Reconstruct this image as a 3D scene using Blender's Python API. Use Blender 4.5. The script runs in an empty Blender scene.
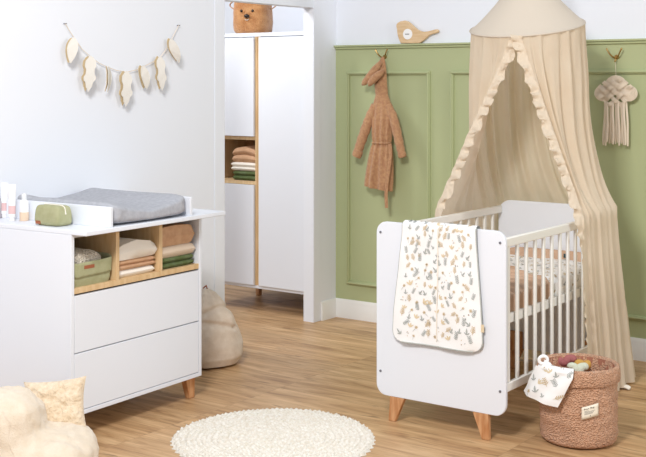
import bpy, math, random
from mathutils import Vector, Matrix, noise
R = random.Random(7)
PI = math.pi
scn = bpy.context.scene
col = scn.collection
sin, cos = math.sin, math.cos

# ---------------------------------------------------------------- camera frame and plan helpers
FPX, CAMH, HOR = 1160.0, 1.5, 82.0
YAW = math.atan(837 / 1160)
CS, SN = cos(YAW), sin(YAW)
def onY(x, y, Y):
    t = (x - 323) / FPX; Z = Y / (t * SN + CS)
    return Vector((Z * (t * CS - SN), Y, CAMH - (y - HOR) / FPX * Z))
def onX(x, y, X):
    t = (x - 323) / FPX; Z = X / (t * CS - SN)
    return Vector((X, Z * (t * SN + CS), CAMH - (y - HOR) / FPX * Z))
def onZ(x, y, z=0.0):
    Z = FPX * (CAMH - z) / (y - HOR); xc = (x - 323) / FPX * Z
    return Vector((xc * CS - Z * SN, xc * SN + Z * CS, z))
def lerp(a, b, t): return a + (b - a) * t
def sm(a, b, x):
    t = max(0.0, min(1.0, (x - a) / (b - a))); return t * t * (3 - 2 * t)
def nz(x, y, z=0.0): return noise.noise(Vector((x, y, z)))

# ---------------------------------------------------------------- materials
def lin(c):
    c = c / 255.0
    return c / 12.92 if c <= 0.04045 else ((c + 0.055) / 1.055) ** 2.4
def rgb(r, g, b): return (lin(r), lin(g), lin(b), 1.0)
def mat(name, c, rough=0.6, bump=None, vary=None, metal=0.0, spec=0.4, sheen=0.0, translucent=0.0, scale3=None):
    m = bpy.data.materials.new(name); m.use_nodes = True
    nt = m.node_tree; N = nt.nodes; L = nt.links
    b = N['Principled BSDF']
    b.inputs['Base Color'].default_value = rgb(*c)
    b.inputs['Roughness'].default_value = rough
    b.inputs['Metallic'].default_value = metal
    b.inputs['Specular IOR Level'].default_value = spec
    if sheen:
        b.inputs['Sheen Weight'].default_value = sheen
    tc = N.new('ShaderNodeTexCoord')
    src = tc.outputs['Object']
    if scale3:
        mp = N.new('ShaderNodeMapping'); mp.inputs['Scale'].default_value = scale3
        L.new(src, mp.inputs['Vector']); src = mp.outputs['Vector']
    if vary:                     # (second colour, noise scale, detail)
        n = N.new('ShaderNodeTexNoise'); n.inputs['Scale'].default_value = vary[1]
        n.inputs['Detail'].default_value = vary[2] if len(vary) > 2 else 4
        L.new(src, n.inputs['Vector'])
        r = N.new('ShaderNodeValToRGB')
        r.color_ramp.elements[0].position = 0.35; r.color_ramp.elements[1].position = 0.65
        r.color_ramp.elements[0].color = rgb(*c); r.color_ramp.elements[1].color = rgb(*vary[0])
        L.new(n.outputs['Fac'], r.inputs['Fac']); L.new(r.outputs['Color'], b.inputs['Base Color'])
    if bump:                     # (scale, strength, distance, kind)
        if len(bump) > 3 and bump[3] == 'voronoi':
            n = N.new('ShaderNodeTexVoronoi'); o = n.outputs['Distance']
        else:
            n = N.new('ShaderNodeTexNoise'); n.inputs['Detail'].default_value = 5; o = n.outputs['Fac']
        n.inputs['Scale'].default_value = bump[0]
        L.new(src, n.inputs['Vector'])
        bp = N.new('ShaderNodeBump'); bp.inputs['Strength'].default_value = bump[1]
        bp.inputs['Distance'].default_value = bump[2]
        L.new(o, bp.inputs['Height']); L.new(bp.outputs['Normal'], b.inputs['Normal'])
    if translucent:
        t = N.new('ShaderNodeBsdfTranslucent'); t.inputs['Color'].default_value = rgb(*c)
        mx = N.new('ShaderNodeMixShader'); mx.inputs['Fac'].default_value = translucent
        L.new(b.outputs['BSDF'], mx.inputs[1]); L.new(t.outputs['BSDF'], mx.inputs[2])
        L.new(mx.outputs['Shader'], N['Material Output'].inputs['Surface'])
    return m

WHITE = mat('white_lacquer', (231, 235, 243), 0.45)
WARMWHITE = mat('warm_white_lacquer', (240, 239, 234), 0.45)
WALL = mat('white_wall_paint', (235, 239, 247), 0.9, bump=(90, 0.05, 0.002))
TRIMW = mat('white_trim_paint', (240, 240, 238), 0.5)
GREEN = mat('sage_green_paint', (178, 186, 143), 0.55, bump=(120, 0.04, 0.002))
OAKL = mat('light_oak', (222, 192, 150), 0.55, vary=((208, 174, 128), 3.0, 6), scale3=(14, 14, 2))
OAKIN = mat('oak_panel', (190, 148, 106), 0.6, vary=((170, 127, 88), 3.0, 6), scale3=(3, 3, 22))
LEG = mat('oak_leg', (212, 164, 120), 0.5, vary=((183, 124, 78), 3.0, 6), scale3=(18, 18, 3))
BIRDW = mat('pale_beech', (226, 198, 160), 0.55, vary=((214, 182, 140), 3.0, 5), scale3=(4, 20, 26))
DARK = mat('gap_shade', (60, 58, 60), 0.7)
BOLT = mat('grey_bolt', (128, 130, 140), 0.4, metal=0.6)
GOLD = mat('brass', (190, 158, 104), 0.35, metal=1.0)
DRAPE = mat('beige_muslin', (240, 227, 207), 0.85, bump=(160, 0.3, 0.005), translucent=0.42, vary=((236, 220, 198), 9.0, 3))
HATM = mat('cream_muslin', (222, 211, 196), 0.85, bump=(200, 0.2, 0.003), translucent=0.15)
RUFF = mat('ruffle_muslin', (232, 217, 196), 0.85, bump=(160, 0.3, 0.004), translucent=0.25)
TEDDY = mat('terracotta_teddy', (205, 154, 122), 0.95, bump=(150, 0.9, 0.012, 'voronoi'), vary=((226, 180, 148), 170.0, 3), sheen=0.15)
TEDIN = mat('basket_lining', (172, 116, 94), 0.9, bump=(120, 0.5, 0.006))
BEAR = mat('bear_fur', (202, 148, 96), 0.95, bump=(150, 0.9, 0.012), vary=((178, 118, 66), 22.0, 4), sheen=0.4)
CREAMP = mat('cream_plush', (231, 217, 198), 0.95, bump=(230, 0.6, 0.006), vary=((225, 209, 187), 30.0, 4), sheen=0.3)
CUSHP = mat('cushion_plush', (222, 200, 170), 0.95, bump=(70, 1.0, 0.012), vary=((236, 218, 192), 60.0, 4), sheen=0.3)
BEIGEP = mat('beige_plush', (232, 216, 198), 0.95, bump=(240, 0.6, 0.005), vary=((222, 204, 184), 30.0, 4), sheen=0.3)
ROBE = mat('robe_towelling', (196, 152, 112), 0.95, bump=(260, 0.8, 0.006), vary=((178, 130, 96), 60.0, 3), sheen=0.2)
ROBEIN = mat('robe_lining', (90, 62, 46), 0.95)
GREYF = mat('grey_cover', (178, 180, 187), 0.9, bump=(300, 0.4, 0.003), vary=((166, 168, 176), 60.0, 3))
SAGE = mat('sage_fabric', (172, 172, 136), 0.85, bump=(220, 0.5, 0.004), vary=((160, 160, 122), 25.0, 3))
OLIVE = mat('olive_fabric', (100, 112, 76), 0.9, bump=(220, 0.5, 0.004), vary=((84, 98, 54), 30.0, 3))
TANF = mat('tan_fabric', (206, 166, 132), 0.9, bump=(180, 0.5, 0.004), vary=((194, 152, 118), 30.0, 3))
BEIGEF = mat('beige_fabric', (222, 203, 182), 0.9, bump=(180, 0.5, 0.004))
CREAMF = mat('cream_fabric', (240, 233, 222), 0.9, bump=(180, 0.5, 0.004))
KNIT = mat('beige_knit', (214, 202, 184), 0.95, bump=(110, 1.0, 0.01, 'voronoi'), vary=((232, 222, 206), 90.0, 2))
LEATH = mat('brown_leather', (158, 92, 62), 0.6)
RUGM = mat('cream_crochet', (242, 238, 230), 0.95, bump=(120, 0.8, 0.01), vary=((226, 217, 202), 70.0, 3))
ROPE = mat('cream_cord', (232, 218, 200), 0.9, bump=(300, 0.6, 0.003))
FELT = mat('cream_felt', (222, 218, 210), 0.95, bump=(200, 0.4, 0.003))
FELTT = mat('tan_felt', (206, 184, 146), 0.95, bump=(200, 0.4, 0.003))
MUSW = mat('white_muslin', (243, 243, 243), 0.9, bump=(240, 0.3, 0.003))
P_OCH = mat('print_ochre', (208, 188, 156), 0.9)
P_TAN = mat('print_tan', (222, 204, 172), 0.9)
P_GRY = mat('print_grey', (178, 182, 178), 0.9)
P_SLT = mat('print_slate', (160, 164, 164), 0.9)
P_BRN = mat('print_brown', (140, 112, 86), 0.9)
PRINTS = [MUSW, P_OCH, P_TAN, P_GRY, P_SLT, P_BRN]
TAUPE = mat('taupe_quilt', (206, 174, 150), 0.9, bump=(160, 0.4, 0.004), vary=((196, 162, 136), 12.0, 3))
TEAL = mat('dark_teal_label', (52, 74, 78), 0.8)
MATT = mat('mattress_white', (236, 232, 226), 0.9)
TUBEW = mat('white_plastic', (240, 240, 242), 0.35)
PINKB = mat('pink_band', (224, 188, 188), 0.4)
PEACH = mat('peach_lotion', (232, 206, 180), 0.4)
CAPW = mat('clear_cap', (224, 228, 232), 0.25)
MAUVE = mat('mauve_knit', (170, 104, 104), 0.9, bump=(200, 0.8, 0.005))
MUST = mat('mustard_knit', (204, 160, 84), 0.9, bump=(200, 0.8, 0.005))
SAGEP = mat('pale_green_knit', (214, 220, 200), 0.9, bump=(200, 0.8, 0.005))
LABELC = mat('cream_label', (240, 232, 214), 0.9)
INK = mat('black_ink', (40, 38, 38), 0.8)
INKG = mat('grey_ink', (140, 136, 130), 0.8)
BLACKN = mat('black_nose', (40, 28, 22), 0.4)
PAPER = mat('white_disc', (246, 246, 246), 0.6)
NAIL = mat('nail', (150, 150, 155), 0.3, metal=1.0)

def floor_mat():
    m = bpy.data.materials.new('oak_planks'); m.use_nodes = True
    nt = m.node_tree; N = nt.nodes; L = nt.links; b = N['Principled BSDF']
    tc = N.new('ShaderNodeTexCoord')
    def mapping(sc, loc=(0, 0, 0)):
        mp = N.new('ShaderNodeMapping'); mp.inputs['Scale'].default_value = sc; mp.inputs['Location'].default_value = loc
        L.new(tc.outputs['Object'], mp.inputs['Vector']); return mp
    br = N.new('ShaderNodeTexBrick')
    br.offset = 0.37; br.offset_frequency = 1
    br.inputs['Scale'].default_value = 1.0
    br.inputs['Brick Width'].default_value = 1.35; br.inputs['Row Height'].default_value = 0.19
    br.inputs['Mortar Size'].default_value = 0.0010; br.inputs['Mortar Smooth'].default_value = 0.3
    br.inputs['Color1'].default_value = (0, 0, 0, 1); br.inputs['Color2'].default_value = (1, 1, 1, 1)
    br.inputs['Mortar'].default_value = (0.5, 0.5, 0.5, 1)
    mp = mapping((1, 1, 1), (0.3, 0.07, 0)); L.new(mp.outputs['Vector'], br.inputs['Vector'])
    # grain, shifted for every plank
    mg = mapping((1.1, 9, 1))
    sh = N.new('ShaderNodeVectorMath'); sh.operation = 'MULTIPLY_ADD'
    L.new(br.outputs['Color'], sh.inputs[0]); sh.inputs[1].default_value = (7, 5, 3); L.new(mg.outputs['Vector'], sh.inputs[2])
    n1 = N.new('ShaderNodeTexNoise'); n1.inputs['Scale'].default_value = 1.6; n1.inputs['Detail'].default_value = 8
    n1.inputs['Roughness'].default_value = 0.62; n1.inputs['Distortion'].default_value = 0.9
    L.new(sh.outputs['Vector'], n1.inputs['Vector'])
    ramp = N.new('ShaderNodeValToRGB'); e = ramp.color_ramp.elements
    e[0].position = 0.28; e[0].color = rgb(148, 109, 74)
    e[1].position = 0.74; e[1].color = rgb(224, 190, 148)
    x = e.new(0.45); x.color = rgb(189, 150, 108)
    x = e.new(0.58); x.color = rgb(207, 170, 127)
    L.new(n1.outputs['Fac'], ramp.inputs['Fac'])
    # plank tone
    hs = N.new('ShaderNodeHueSaturation')
    mr = N.new('ShaderNodeMapRange'); mr.inputs['To Min'].default_value = 0.93; mr.inputs['To Max'].default_value = 1.07
    sep = N.new('ShaderNodeSeparateColor'); L.new(br.outputs['Color'], sep.inputs['Color'])
    L.new(sep.outputs['Red'], mr.inputs['Value']); L.new(mr.outputs['Result'], hs.inputs['Value'])
    L.new(ramp.outputs['Color'], hs.inputs['Color'])
    # dark cracks / knots
    mk = mapping((2.2, 15, 1), (3.1, 1.7, 0))
    n2 = N.new('ShaderNodeTexNoise'); n2.inputs['Scale'].default_value = 1.3; n2.inputs['Detail'].default_value = 6
    n2.inputs['Distortion'].default_value = 1.6
    L.new(mk.outputs['Vector'], n2.inputs['Vector'])
    r2 = N.new('ShaderNodeValToRGB'); r2.color_ramp.elements[0].position = 0.61; r2.color_ramp.elements[1].position = 0.69
    r2.color_ramp.elements[0].color = (0, 0, 0, 1); r2.color_ramp.elements[1].color = (0.55, 0.55, 0.55, 1)
    L.new(n2.outputs['Fac'], r2.inputs['Fac'])
    mx = N.new('ShaderNodeMixRGB'); mx.inputs['Color2'].default_value = rgb(112, 76, 48)
    L.new(r2.outputs['Color'], mx.inputs['Fac']); L.new(hs.outputs['Color'], mx.inputs['Color1'])
    mo = N.new('ShaderNodeMixRGB'); mo.inputs['Color2'].default_value = rgb(128, 92, 60)
    ml = N.new('ShaderNodeMath'); ml.operation = 'MULTIPLY'; ml.inputs[1].default_value = 0.55
    L.new(br.outputs['Fac'], ml.inputs[0]); L.new(ml.outputs[0], mo.inputs['Fac'])
    mf = mapping((2.5, 70, 1))
    n3 = N.new('ShaderNodeTexNoise'); n3.inputs['Scale'].default_value = 2.2; n3.inputs['Detail'].default_value = 5; n3.inputs['Distortion'].default_value = .6
    L.new(mf.outputs['Vector'], n3.inputs['Vector'])
    m3 = N.new('ShaderNodeMapRange'); m3.inputs['From Min'].default_value = .3; m3.inputs['From Max'].default_value = .7
    m3.inputs['To Min'].default_value = .86; m3.inputs['To Max'].default_value = 1.08
    L.new(n3.outputs['Fac'], m3.inputs['Value'])
    h3 = N.new('ShaderNodeHueSaturation'); L.new(m3.outputs['Result'], h3.inputs['Value']); L.new(mx.outputs['Color'], h3.inputs['Color'])
    L.new(h3.outputs['Color'], mo.inputs['Color1']); L.new(mo.outputs['Color'], b.inputs['Base Color'])
    b.inputs['Roughness'].default_value = 0.42; b.inputs['Specular IOR Level'].default_value = 0.35
    bp = N.new('ShaderNodeBump'); bp.inputs['Strength'].default_value = 0.12; bp.inputs['Distance'].default_value = 0.002
    L.new(n1.outputs['Fac'], bp.inputs['Height']); L.new(bp.outputs['Normal'], b.inputs['Normal'])
    return m
FLOORM = floor_mat()

# ---------------------------------------------------------------- mesh builder
WM = {}
class MB:
    def __init__(s): s.v = []; s.f = []; s.m = []
    def add(s, vs, fs, mi=0):
        o = len(s.v); s.v += [Vector(p) for p in vs]
        for f in fs: s.f.append([i + o for i in f]); s.m.append(mi)
    def box(s, x0, x1, y0, y1, z0, z1, mi=0):
        s.add([(x0, y0, z0), (x1, y0, z0), (x1, y1, z0), (x0, y1, z0), (x0, y0, z1), (x1, y0, z1), (x1, y1, z1), (x0, y1, z1)],
              [(0, 3, 2, 1), (4, 5, 6, 7), (0, 1, 5, 4), (1, 2, 6, 5), (2, 3, 7, 6), (3, 0, 4, 7)], mi); return s
    def hexa(s, b, t, mi=0):     # bottom quad, top quad
        s.add(list(b) + list(t), [(0, 3, 2, 1), (4, 5, 6, 7), (0, 1, 5, 4), (1, 2, 6, 5), (2, 3, 7, 6), (3, 0, 4, 7)], mi); return s
    def tube(s, path, r, n=8, mi=0, closed=False, flat=1.0, up=None):
        P = [Vector(p) for p in path]; k = len(P); vs = []; fs = []
        prev = None
        for i, p in enumerate(P):
            if closed: t = P[(i + 1) % k] - P[i - 1]
            else: t = P[min(i + 1, k - 1)] - P[max(i - 1, 0)]
            t.normalize()
            if up is not None: a = Vector(up)
            elif prev is not None: a = prev
            else: a = Vector((0, 0, 1)) if abs(t.z) < 0.9 else Vector((1, 0, 0))
            a = (a - t * a.dot(t)); a.normalize() if a.length > 1e-6 else None
            prev = a; b = t.cross(a)
            rr = r[i] if isinstance(r, (list, tuple)) else r
            for j in range(n):
                an = 2 * PI * j / n
                vs.append(p + a * (cos(an) * rr * flat) + b * (sin(an) * rr))
        for i in range(k if closed else k - 1):
            for j in range(n):
                i2 = (i + 1) % k
                fs.append((i * n + j, i * n + (j + 1) % n, i2 * n + (j + 1) % n, i2 * n + j))
        if not closed:
            fs.append(tuple(range(n))[::-1]); fs.append(tuple((k - 1) * n + j for j in range(n)))
        s.add(vs, fs, mi); return s
    def lathe(s, prof, c=(0, 0, 0), n=32, mi=0, sx=1.0, sy=1.0, fn=None, caps=True):
        c = Vector(c); vs = []; fs = []
        for (r, z) in prof:
            for j in range(n):
                a = 2 * PI * j / n
                p = Vector((cos(a) * r * sx, sin(a) * r * sy, z))
                if fn: p = fn(p, a)
                vs.append(c + p)
        for i in range(len(prof) - 1):
            for j in range(n):
                fs.append((i * n + j, i * n + (j + 1) % n, (i + 1) * n + (j + 1) % n, (i + 1) * n + j))
        if caps and prof[0][0] > 1e-5: fs.append(tuple(range(n))[::-1])
        if caps and prof[-1][0] > 1e-5: fs.append(tuple((len(prof) - 1) * n + j for j in range(n)))
        s.add(vs, fs, mi); return s
    def grid(s, fn, nu, nv, mi=0, wrap=False):
        vs = []; fs = []
        for i in range(nv + 1):
            for j in range(nu if wrap else nu + 1):
                vs.append(fn(j / nu, i / nv))
        w = nu if wrap else nu + 1
        for i in range(nv):
            for j in range(nu):
                fs.append((i * w + j, i * w + (j + 1) % w, (i + 1) * w + (j + 1) % w, (i + 1) * w + j))
        s.add(vs, fs, mi); return s
    def prism(s, poly, fr, th, mi=0):       # poly of 2-D points, fr(a, b, d) -> world point
        n = len(poly)
        s.add([fr(a, b, 0) for a, b in poly] + [fr(a, b, th) for a, b in poly],
              [tuple(range(n)), tuple(range(n, 2 * n))[::-1]] + [(i, i + n, (i + 1) % n + n, (i + 1) % n) for i in range(n)], mi); return s
    def ell(s, c, r, M=None, nu=20, nv=12, mi=0, fn=None, e=1.0):
        c = Vector(c)
        def sp(x): return math.copysign(abs(x) ** e, x)
        def g(u, v):
            th = 2 * PI * u; ph = -PI / 2 + PI * v
            p = Vector((r[0] * sp(cos(ph)) * sp(cos(th)), r[1] * sp(cos(ph)) * sp(sin(th)), r[2] * sp(sin(ph))))
            if fn: p = fn(p)
            if M: p = M @ p
            return c + p
        return s.grid(g, nu, nv, mi, wrap=True)
    def build(s, name, mats, parent=None, local=False, bevel=0.0, origin=None, solid=0.0, sub=0, ang=40, smooth=True, bseg=2):
        if not isinstance(mats, (list, tuple)): mats = [mats]
        W = WM.get(parent.name, Matrix()) if parent else Matrix()
        vs = s.v if local else [W.inverted() @ v for v in s.v]
        og = Vector(origin) if origin is not None else Vector((0, 0, 0))
        if origin is not None and not local: og = W.inverted() @ og
        me = bpy.data.meshes.new(name)
        me.from_pydata([tuple(v - og) for v in vs], [], s.f)
        for m in mats: me.materials.append(m)
        for p, mi in zip(me.polygons, s.m): p.material_index = mi
        me.validate()
        import bmesh
        bm = bmesh.new(); bm.from_mesh(me)
        if not solid: bmesh.ops.recalc_face_normals(bm, faces=bm.faces)
        bm.to_mesh(me); bm.free()
        if smooth:
            me.shade_smooth(); me.set_sharp_from_angle(angle=math.radians(ang))
        o = bpy.data.objects.new(name, me); col.objects.link(o)
        o.location = og
        if parent: o.parent = parent
        WM[o.name] = W @ Matrix.Translation(og)
        if solid:
            md = o.modifiers.new('thickness', 'SOLIDIFY'); md.thickness = solid; md.offset = 0
        if bevel:
            md = o.modifiers.new('bevel', 'BEVEL'); md.width = bevel; md.segments = bseg; md.limit_method = 'ANGLE'
            md.angle_limit = math.radians(35)
        if sub:
            md = o.modifiers.new('sub', 'SUBSURF'); md.levels = sub; md.render_levels = sub
        return o
def tag(o, label=None, cat=None, group=None, kind=None):
    if label: o['label'] = label
    if cat: o['category'] = cat
    if group: o['group'] = group
    if kind: o['kind'] = kind
    return o
def thing(name, loc, label, cat, group=None, rz=0.0):
    o = bpy.data.objects.new(name, None); col.objects.link(o); o.empty_display_size = 0.1
    o.location = loc; o.rotation_euler = (0, 0, rz)
    WM[o.name] = Matrix.Translation(Vector(loc)) @ Matrix.Rotation(rz, 4, 'Z')
    return tag(o, label, cat, group)
def struct(o): o['kind'] = 'structure'; return o
def clone(o, parent=None, loc=None):
    c = o.copy(); col.objects.link(c)
    if parent is not None: c.parent = parent
    if loc is not None: c.location = loc
    WM[c.name] = WM.get(o.name, Matrix())
    return c

# ================================================================ THE SETTING
LX, BY = -4.28, 6.08          # left wall face, back wall face
struct(MB().box(-7.0, 3.0, -1.5, 7.2, -0.05, 0).build('floor', FLOORM))
m = MB()
m.box(LX - .077, LX, -1.0, 4.98, 0, 2.7).box(LX - .077, LX, 5.83, BY, 0, 2.7).box(LX - .077, LX, 4.98, 5.83, 1.963, 2.7)
struct(m.build('wall_left', WALL, smooth=False))
struct(MB().box(LX - .077, 1.2, BY, BY + .1, 0, 2.7).build('wall_back', WALL, smooth=False))
m = MB().box(-6.6, LX - .077, 6.62, 6.72, 0, 2.7)
struct(m.build('wall_alcove', WALL, smooth=False))
struct(MB().box(-6.7, -6.6, 3.5, 6.72, 0, 2.7).build('wall_alcove_side', WALL, smooth=False))
struct(MB().box(LX - .077, LX - .06, 6.18, 6.62, 0, 2.7).build('wall_alcove_return', WALL, smooth=False))
# casing round the opening
m = MB().box(LX, LX + .004, 4.895, 4.98, 0, 2.7).box(LX, LX + .004, 5.83, 5.905, 0, 2.7)
struct(m.build('trim_1', WALL, bevel=.002))
# wainscot
struct(MB().box(LX, 1.2, BY - .008, BY, .1, 1.722).build('wainscot_panel', GREEN)).name = 'trim_2'
m = MB().box(LX, 1.2, BY - .034, BY, 1.722, 1.734).box(LX, 1.2, BY - .022, BY, 1.708, 1.722)
struct(m.build('trim_3', GREEN, bevel=.003))
k = 4
for x0 in (-4.19, -3.437, -2.684, -1.931, -1.178, -.425):
    x1 = x0 + .612; z0, z1 = .218, 1.567
    m = MB()
    for (w, d, i) in ((.022, .016, 0), (.010, .024, .006)):
        y0, y1 = BY - .008 - d, BY - .006
        a0, a1, c0, c1 = x0 + i, x1 - i, z0 + i, z1 - i
        m.box(a0, a1, y0, y1, c1 - w, c1).box(a0, a1, y0, y1, c0, c0 + w)
        m.box(a0, a0 + w, y0, y1, c0 + w, c1 - w).box(a1 - w, a1, y0, y1, c0 + w, c1 - w)
    struct(m.build('trim_%d' % k, GREEN, bevel=.003)); k += 1
def baseboard(name, pts):
    prof = [(0, 0), (.016, 0), (.016, .085), (.012, .094), (.012, .1), (.007, .112), (.004, .1186), (0, .1186)]
    m = MB(); n = len(prof); vs = []
    for (p, d) in pts:
        for (o, z) in prof: vs.append(Vector((p[0] + d[0] * o, p[1] + d[1] * o, z)))
    fs = [tuple(range(n))[::-1], tuple(n * (len(pts) - 1) + i for i in range(n))]
    for i in range(len(pts) - 1):
        for j in range(n): fs.append((i * n + j, i * n + (j + 1) % n, (i + 1) * n + (j + 1) % n, (i + 1) * n + j))
    m.add(vs, fs); return struct(m.build(name, TRIMW))
baseboard('baseboard_back', [((LX, BY - .008), (1, -1)), ((1.2, BY - .008), (0, -1))])
baseboard('baseboard_left', [((LX, 5.905), (1, 0)), ((LX, BY - .008), (1, -1))])
baseboard('baseboard_left_front', [((LX, -1.0), (1, 0)), ((LX, 4.895), (1, 0))])

# ================================================================ COT
CX0, CX1, CY0, CY1 = -2.835, -2.197, 4.337, 5.53
cot = thing('cot', ((CX0 + CX1) / 2, CY0, 0), 'white slatted baby cot with solid end panels and tapered oak legs', 'cot')
def rrect(x0, x1, z0, z1, r, n=7):
    P = []
    for (cx, cz, a0) in ((x1 - r, z0 + r, -90), (x1 - r, z1 - r, 0), (x0 + r, z1 - r, 90), (x0 + r, z0 + r, 180)):
        for i in range(n + 1):
            a = math.radians(a0 + 90 * i / n); P.append((cx + r * cos(a), cz + r * sin(a)))
    return P
panels = []
for (y, rr) in ((CY0, .05), (CY1 - .018, .07)):
    p = MB().prism(rrect(CX0, CX1, .11, .88, rr), lambda a, b, d, y=y: Vector((a, y + d, b)), .018).build('end_panel', WHITE, cot, bevel=.002)
    panels.append(p)
    for bx in (CX0 + .022, CX1 - .025):
        for bz in (.215, .832):
            yb = y - .002 if y == CY0 else y + .02
            MB().tube([(bx, yb - .001, bz), (bx, yb + .003, bz)], .0055, 12).build('bolt', BOLT, p)
RX = (CX1 - .014, CX0 + .014)
for x in RX:
    MB().box(x - .010, x + .010, CY0 + .018, CY1 - .018, .812, .85).build('top_rail', WARMWHITE, cot, bevel=.004)
    MB().box(x - .010, x + .010, CY0 + .018, CY1 - .018, .208, .246).build('bottom_rail', WARMWHITE, cot, bevel=.004)
slat0 = MB().box(-.0065, .0065, -.0105, .0105, -.284, .284).build('slat', WARMWHITE, cot, local=True, bevel=.004)
first = True
for x in RX:
    for i in range(13):
        l = Vector((x - cot.location.x, 4.385 + .0862 * i - CY0, .529))
        if first: slat0.location = l; first = False
        else: clone(slat0, cot, l)
m = MB()
for x in (CX1 - .034, CX0 + .034):
    m.box(x - .009, x + .009, CY0 + .02, CY1 - .02, .484, .524)
for y in (CY0 + .03, CY1 - .03): m.box(CX0 + .043, CX1 - .043, y - .009, y + .009, .484, .524)
for i in range(11):
    y = 4.43 + .1 * i; m.box(CX0 + .043, CX1 - .043, y, y + .05, .494, .506)
m.build('mattress_base', WARMWHITE, cot, bevel=.002)
for (xt, xb) in ((-2.728, -2.756), (-2.316, -2.292)):
    for y, dy in ((CY0 + .019, .0), (CY1 - .019 - .03, .0)):
        near = y < 5; y0 = CY0 + .0005 if near else CY1 - .024; yi = CY0 + .019 if near else CY1 - .046
        b = [(xb - .017, y0, 0), (xb + .017, y0, 0), (xb + .017, y0 + .022, 0), (xb - .017, y0 + .022, 0)]
        s = 1 if xt > -2.5 else -1
        t0, t1 = xt - .037, xt + .037
        t = [(t0, y0, .1095), (t1, y0, .1095), (t1, y0 + .0235, .1095), (t0, y0 + .0235, .1095)]
        m = MB(); m.hexa(b, t)
        m.box(t0, t1, yi, yi + .026, .100, .20)
        m.build('leg', LEG, cot, bevel=.003)

# mattress and bedding
MX0, MX1 = CX0 + .046, CX1 - .05
mt = tag(MB().box(MX0, MX1, CY0 + .03, CY1 - .03, .507, .557).build('mattress', MATT, bevel=.015, bseg=4),
         'thin white mattress on the slatted base inside the cot', 'mattress')

# ---- printed cloth: tiny leaves and flowers laid into the cloth's own mesh
def ellipse_leaf(a, b, ang, ln, w):
    P = []
    for i in range(8):
        t = 2 * PI * i / 8
        x = ln / 2 * (1 - cos(t)); y = w / 2 * sin(t)
        P.append((a + x * cos(ang) - y * sin(ang), b + x * sin(ang) + y * cos(ang)))
    return P
def motif(kind, a, b, ang, sz):
    out = []
    if kind == 0:     # ochre sprig
        out.append((ellipse_leaf(a, b, ang, sz, sz * .07), 1))
        for i in range(4):
            for sgn in (-1, 1):
                t = .25 + i * .2
                out.append((ellipse_leaf(a + cos(ang) * sz * t, b + sin(ang) * sz * t, ang + sgn * .8, sz * (.40 - .05 * i), sz * .085), 1))
    elif kind == 1:   # ochre flower, brown heart
        out.append((ellipse_leaf(a - cos(ang) * sz * .7, b - sin(ang) * sz * .7, ang, sz * .6, sz * .05), 3))
        for i in range(6): out.append((ellipse_leaf(a, b, i * PI / 3, sz * .22, sz * .10), 1))
        out.append((ellipse_leaf(a - sz * .07, b, 0, sz * .14, sz * .13), 5))
    elif kind == 2:   # grey fern
        out.append((ellipse_leaf(a, b, ang, sz, sz * .05), 4))
        for i in range(5):
            for sgn in (-1, 1):
                t = .1 + i * .18
                out.append((ellipse_leaf(a + cos(ang) * sz * t, b + sin(ang) * sz * t, ang + sgn * .9, sz * .3, sz * .09), 3))
    elif kind == 3:   # slate leaf
        out.append((ellipse_leaf(a, b, ang, sz * .7, sz * .2), 3)); out.append((ellipse_leaf(a, b, ang, sz * .8, sz * .05), 4))
        out.append((ellipse_leaf(a, b, ang + .9, sz * .42, sz * .13), 3)); out.append((ellipse_leaf(a, b, ang - .8, sz * .4, sz * .11), 4))
    elif kind == 4:   # berries
        for i in range(4): out.append((ellipse_leaf(a + R.uniform(-1, 1) * sz * .4, b + R.uniform(-1, 1) * sz * .4, R.uniform(0, 6), sz * .16, sz * .12), R.choice((1, 4, 5))))
    else:             # pale tan leaves
        for i in range(3): out.append((ellipse_leaf(a, b, ang + (i - 1) * .7, sz * .6, sz * .2), 2))
    return out
def printed(mb, F, ua, ub, va, vb, pitch, size, inside=None, seed=1, off=.0016, side=1, up=1):
    """F(a,b) with a,b in metres -> point"""
    rr = random.Random(seed); rows = int((vb - va) / pitch); cols = int((ub - ua) / pitch)
    for i in range(rows):
        for j in range(cols):
            a = ua + .012 + ((ub - ua - .024) / (ub - ua)) * (j + .5 + .35 * (i % 2) - .17 + rr.uniform(-.16, .16)) * (ub - ua) / cols
            b = va + (i + .5 + rr.uniform(-.16, .16)) * (vb - va) / rows
            if inside and not inside(a, b): continue
            kind = rr.choice((0, 0, 1, 1, 2, 2, 3, 3, 4, 5))
            for poly, mi in motif(kind, a, b, -rr.uniform(PI * .2, PI * .8) * up, size * rr.uniform(.8, 1.2)):
                vs = []
                for (x, y) in poly:
                    p = F(x, y); e = .002
                    n = (F(x + e, y) - p).cross(F(x, y + e) - p)
                    if n.length < 1e-9: n = Vector((0, -1, 0))
                    n.normalize(); vs.append(p + n * off * side)
                mb.add(vs, [tuple(range(len(vs)))], mi)

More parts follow.
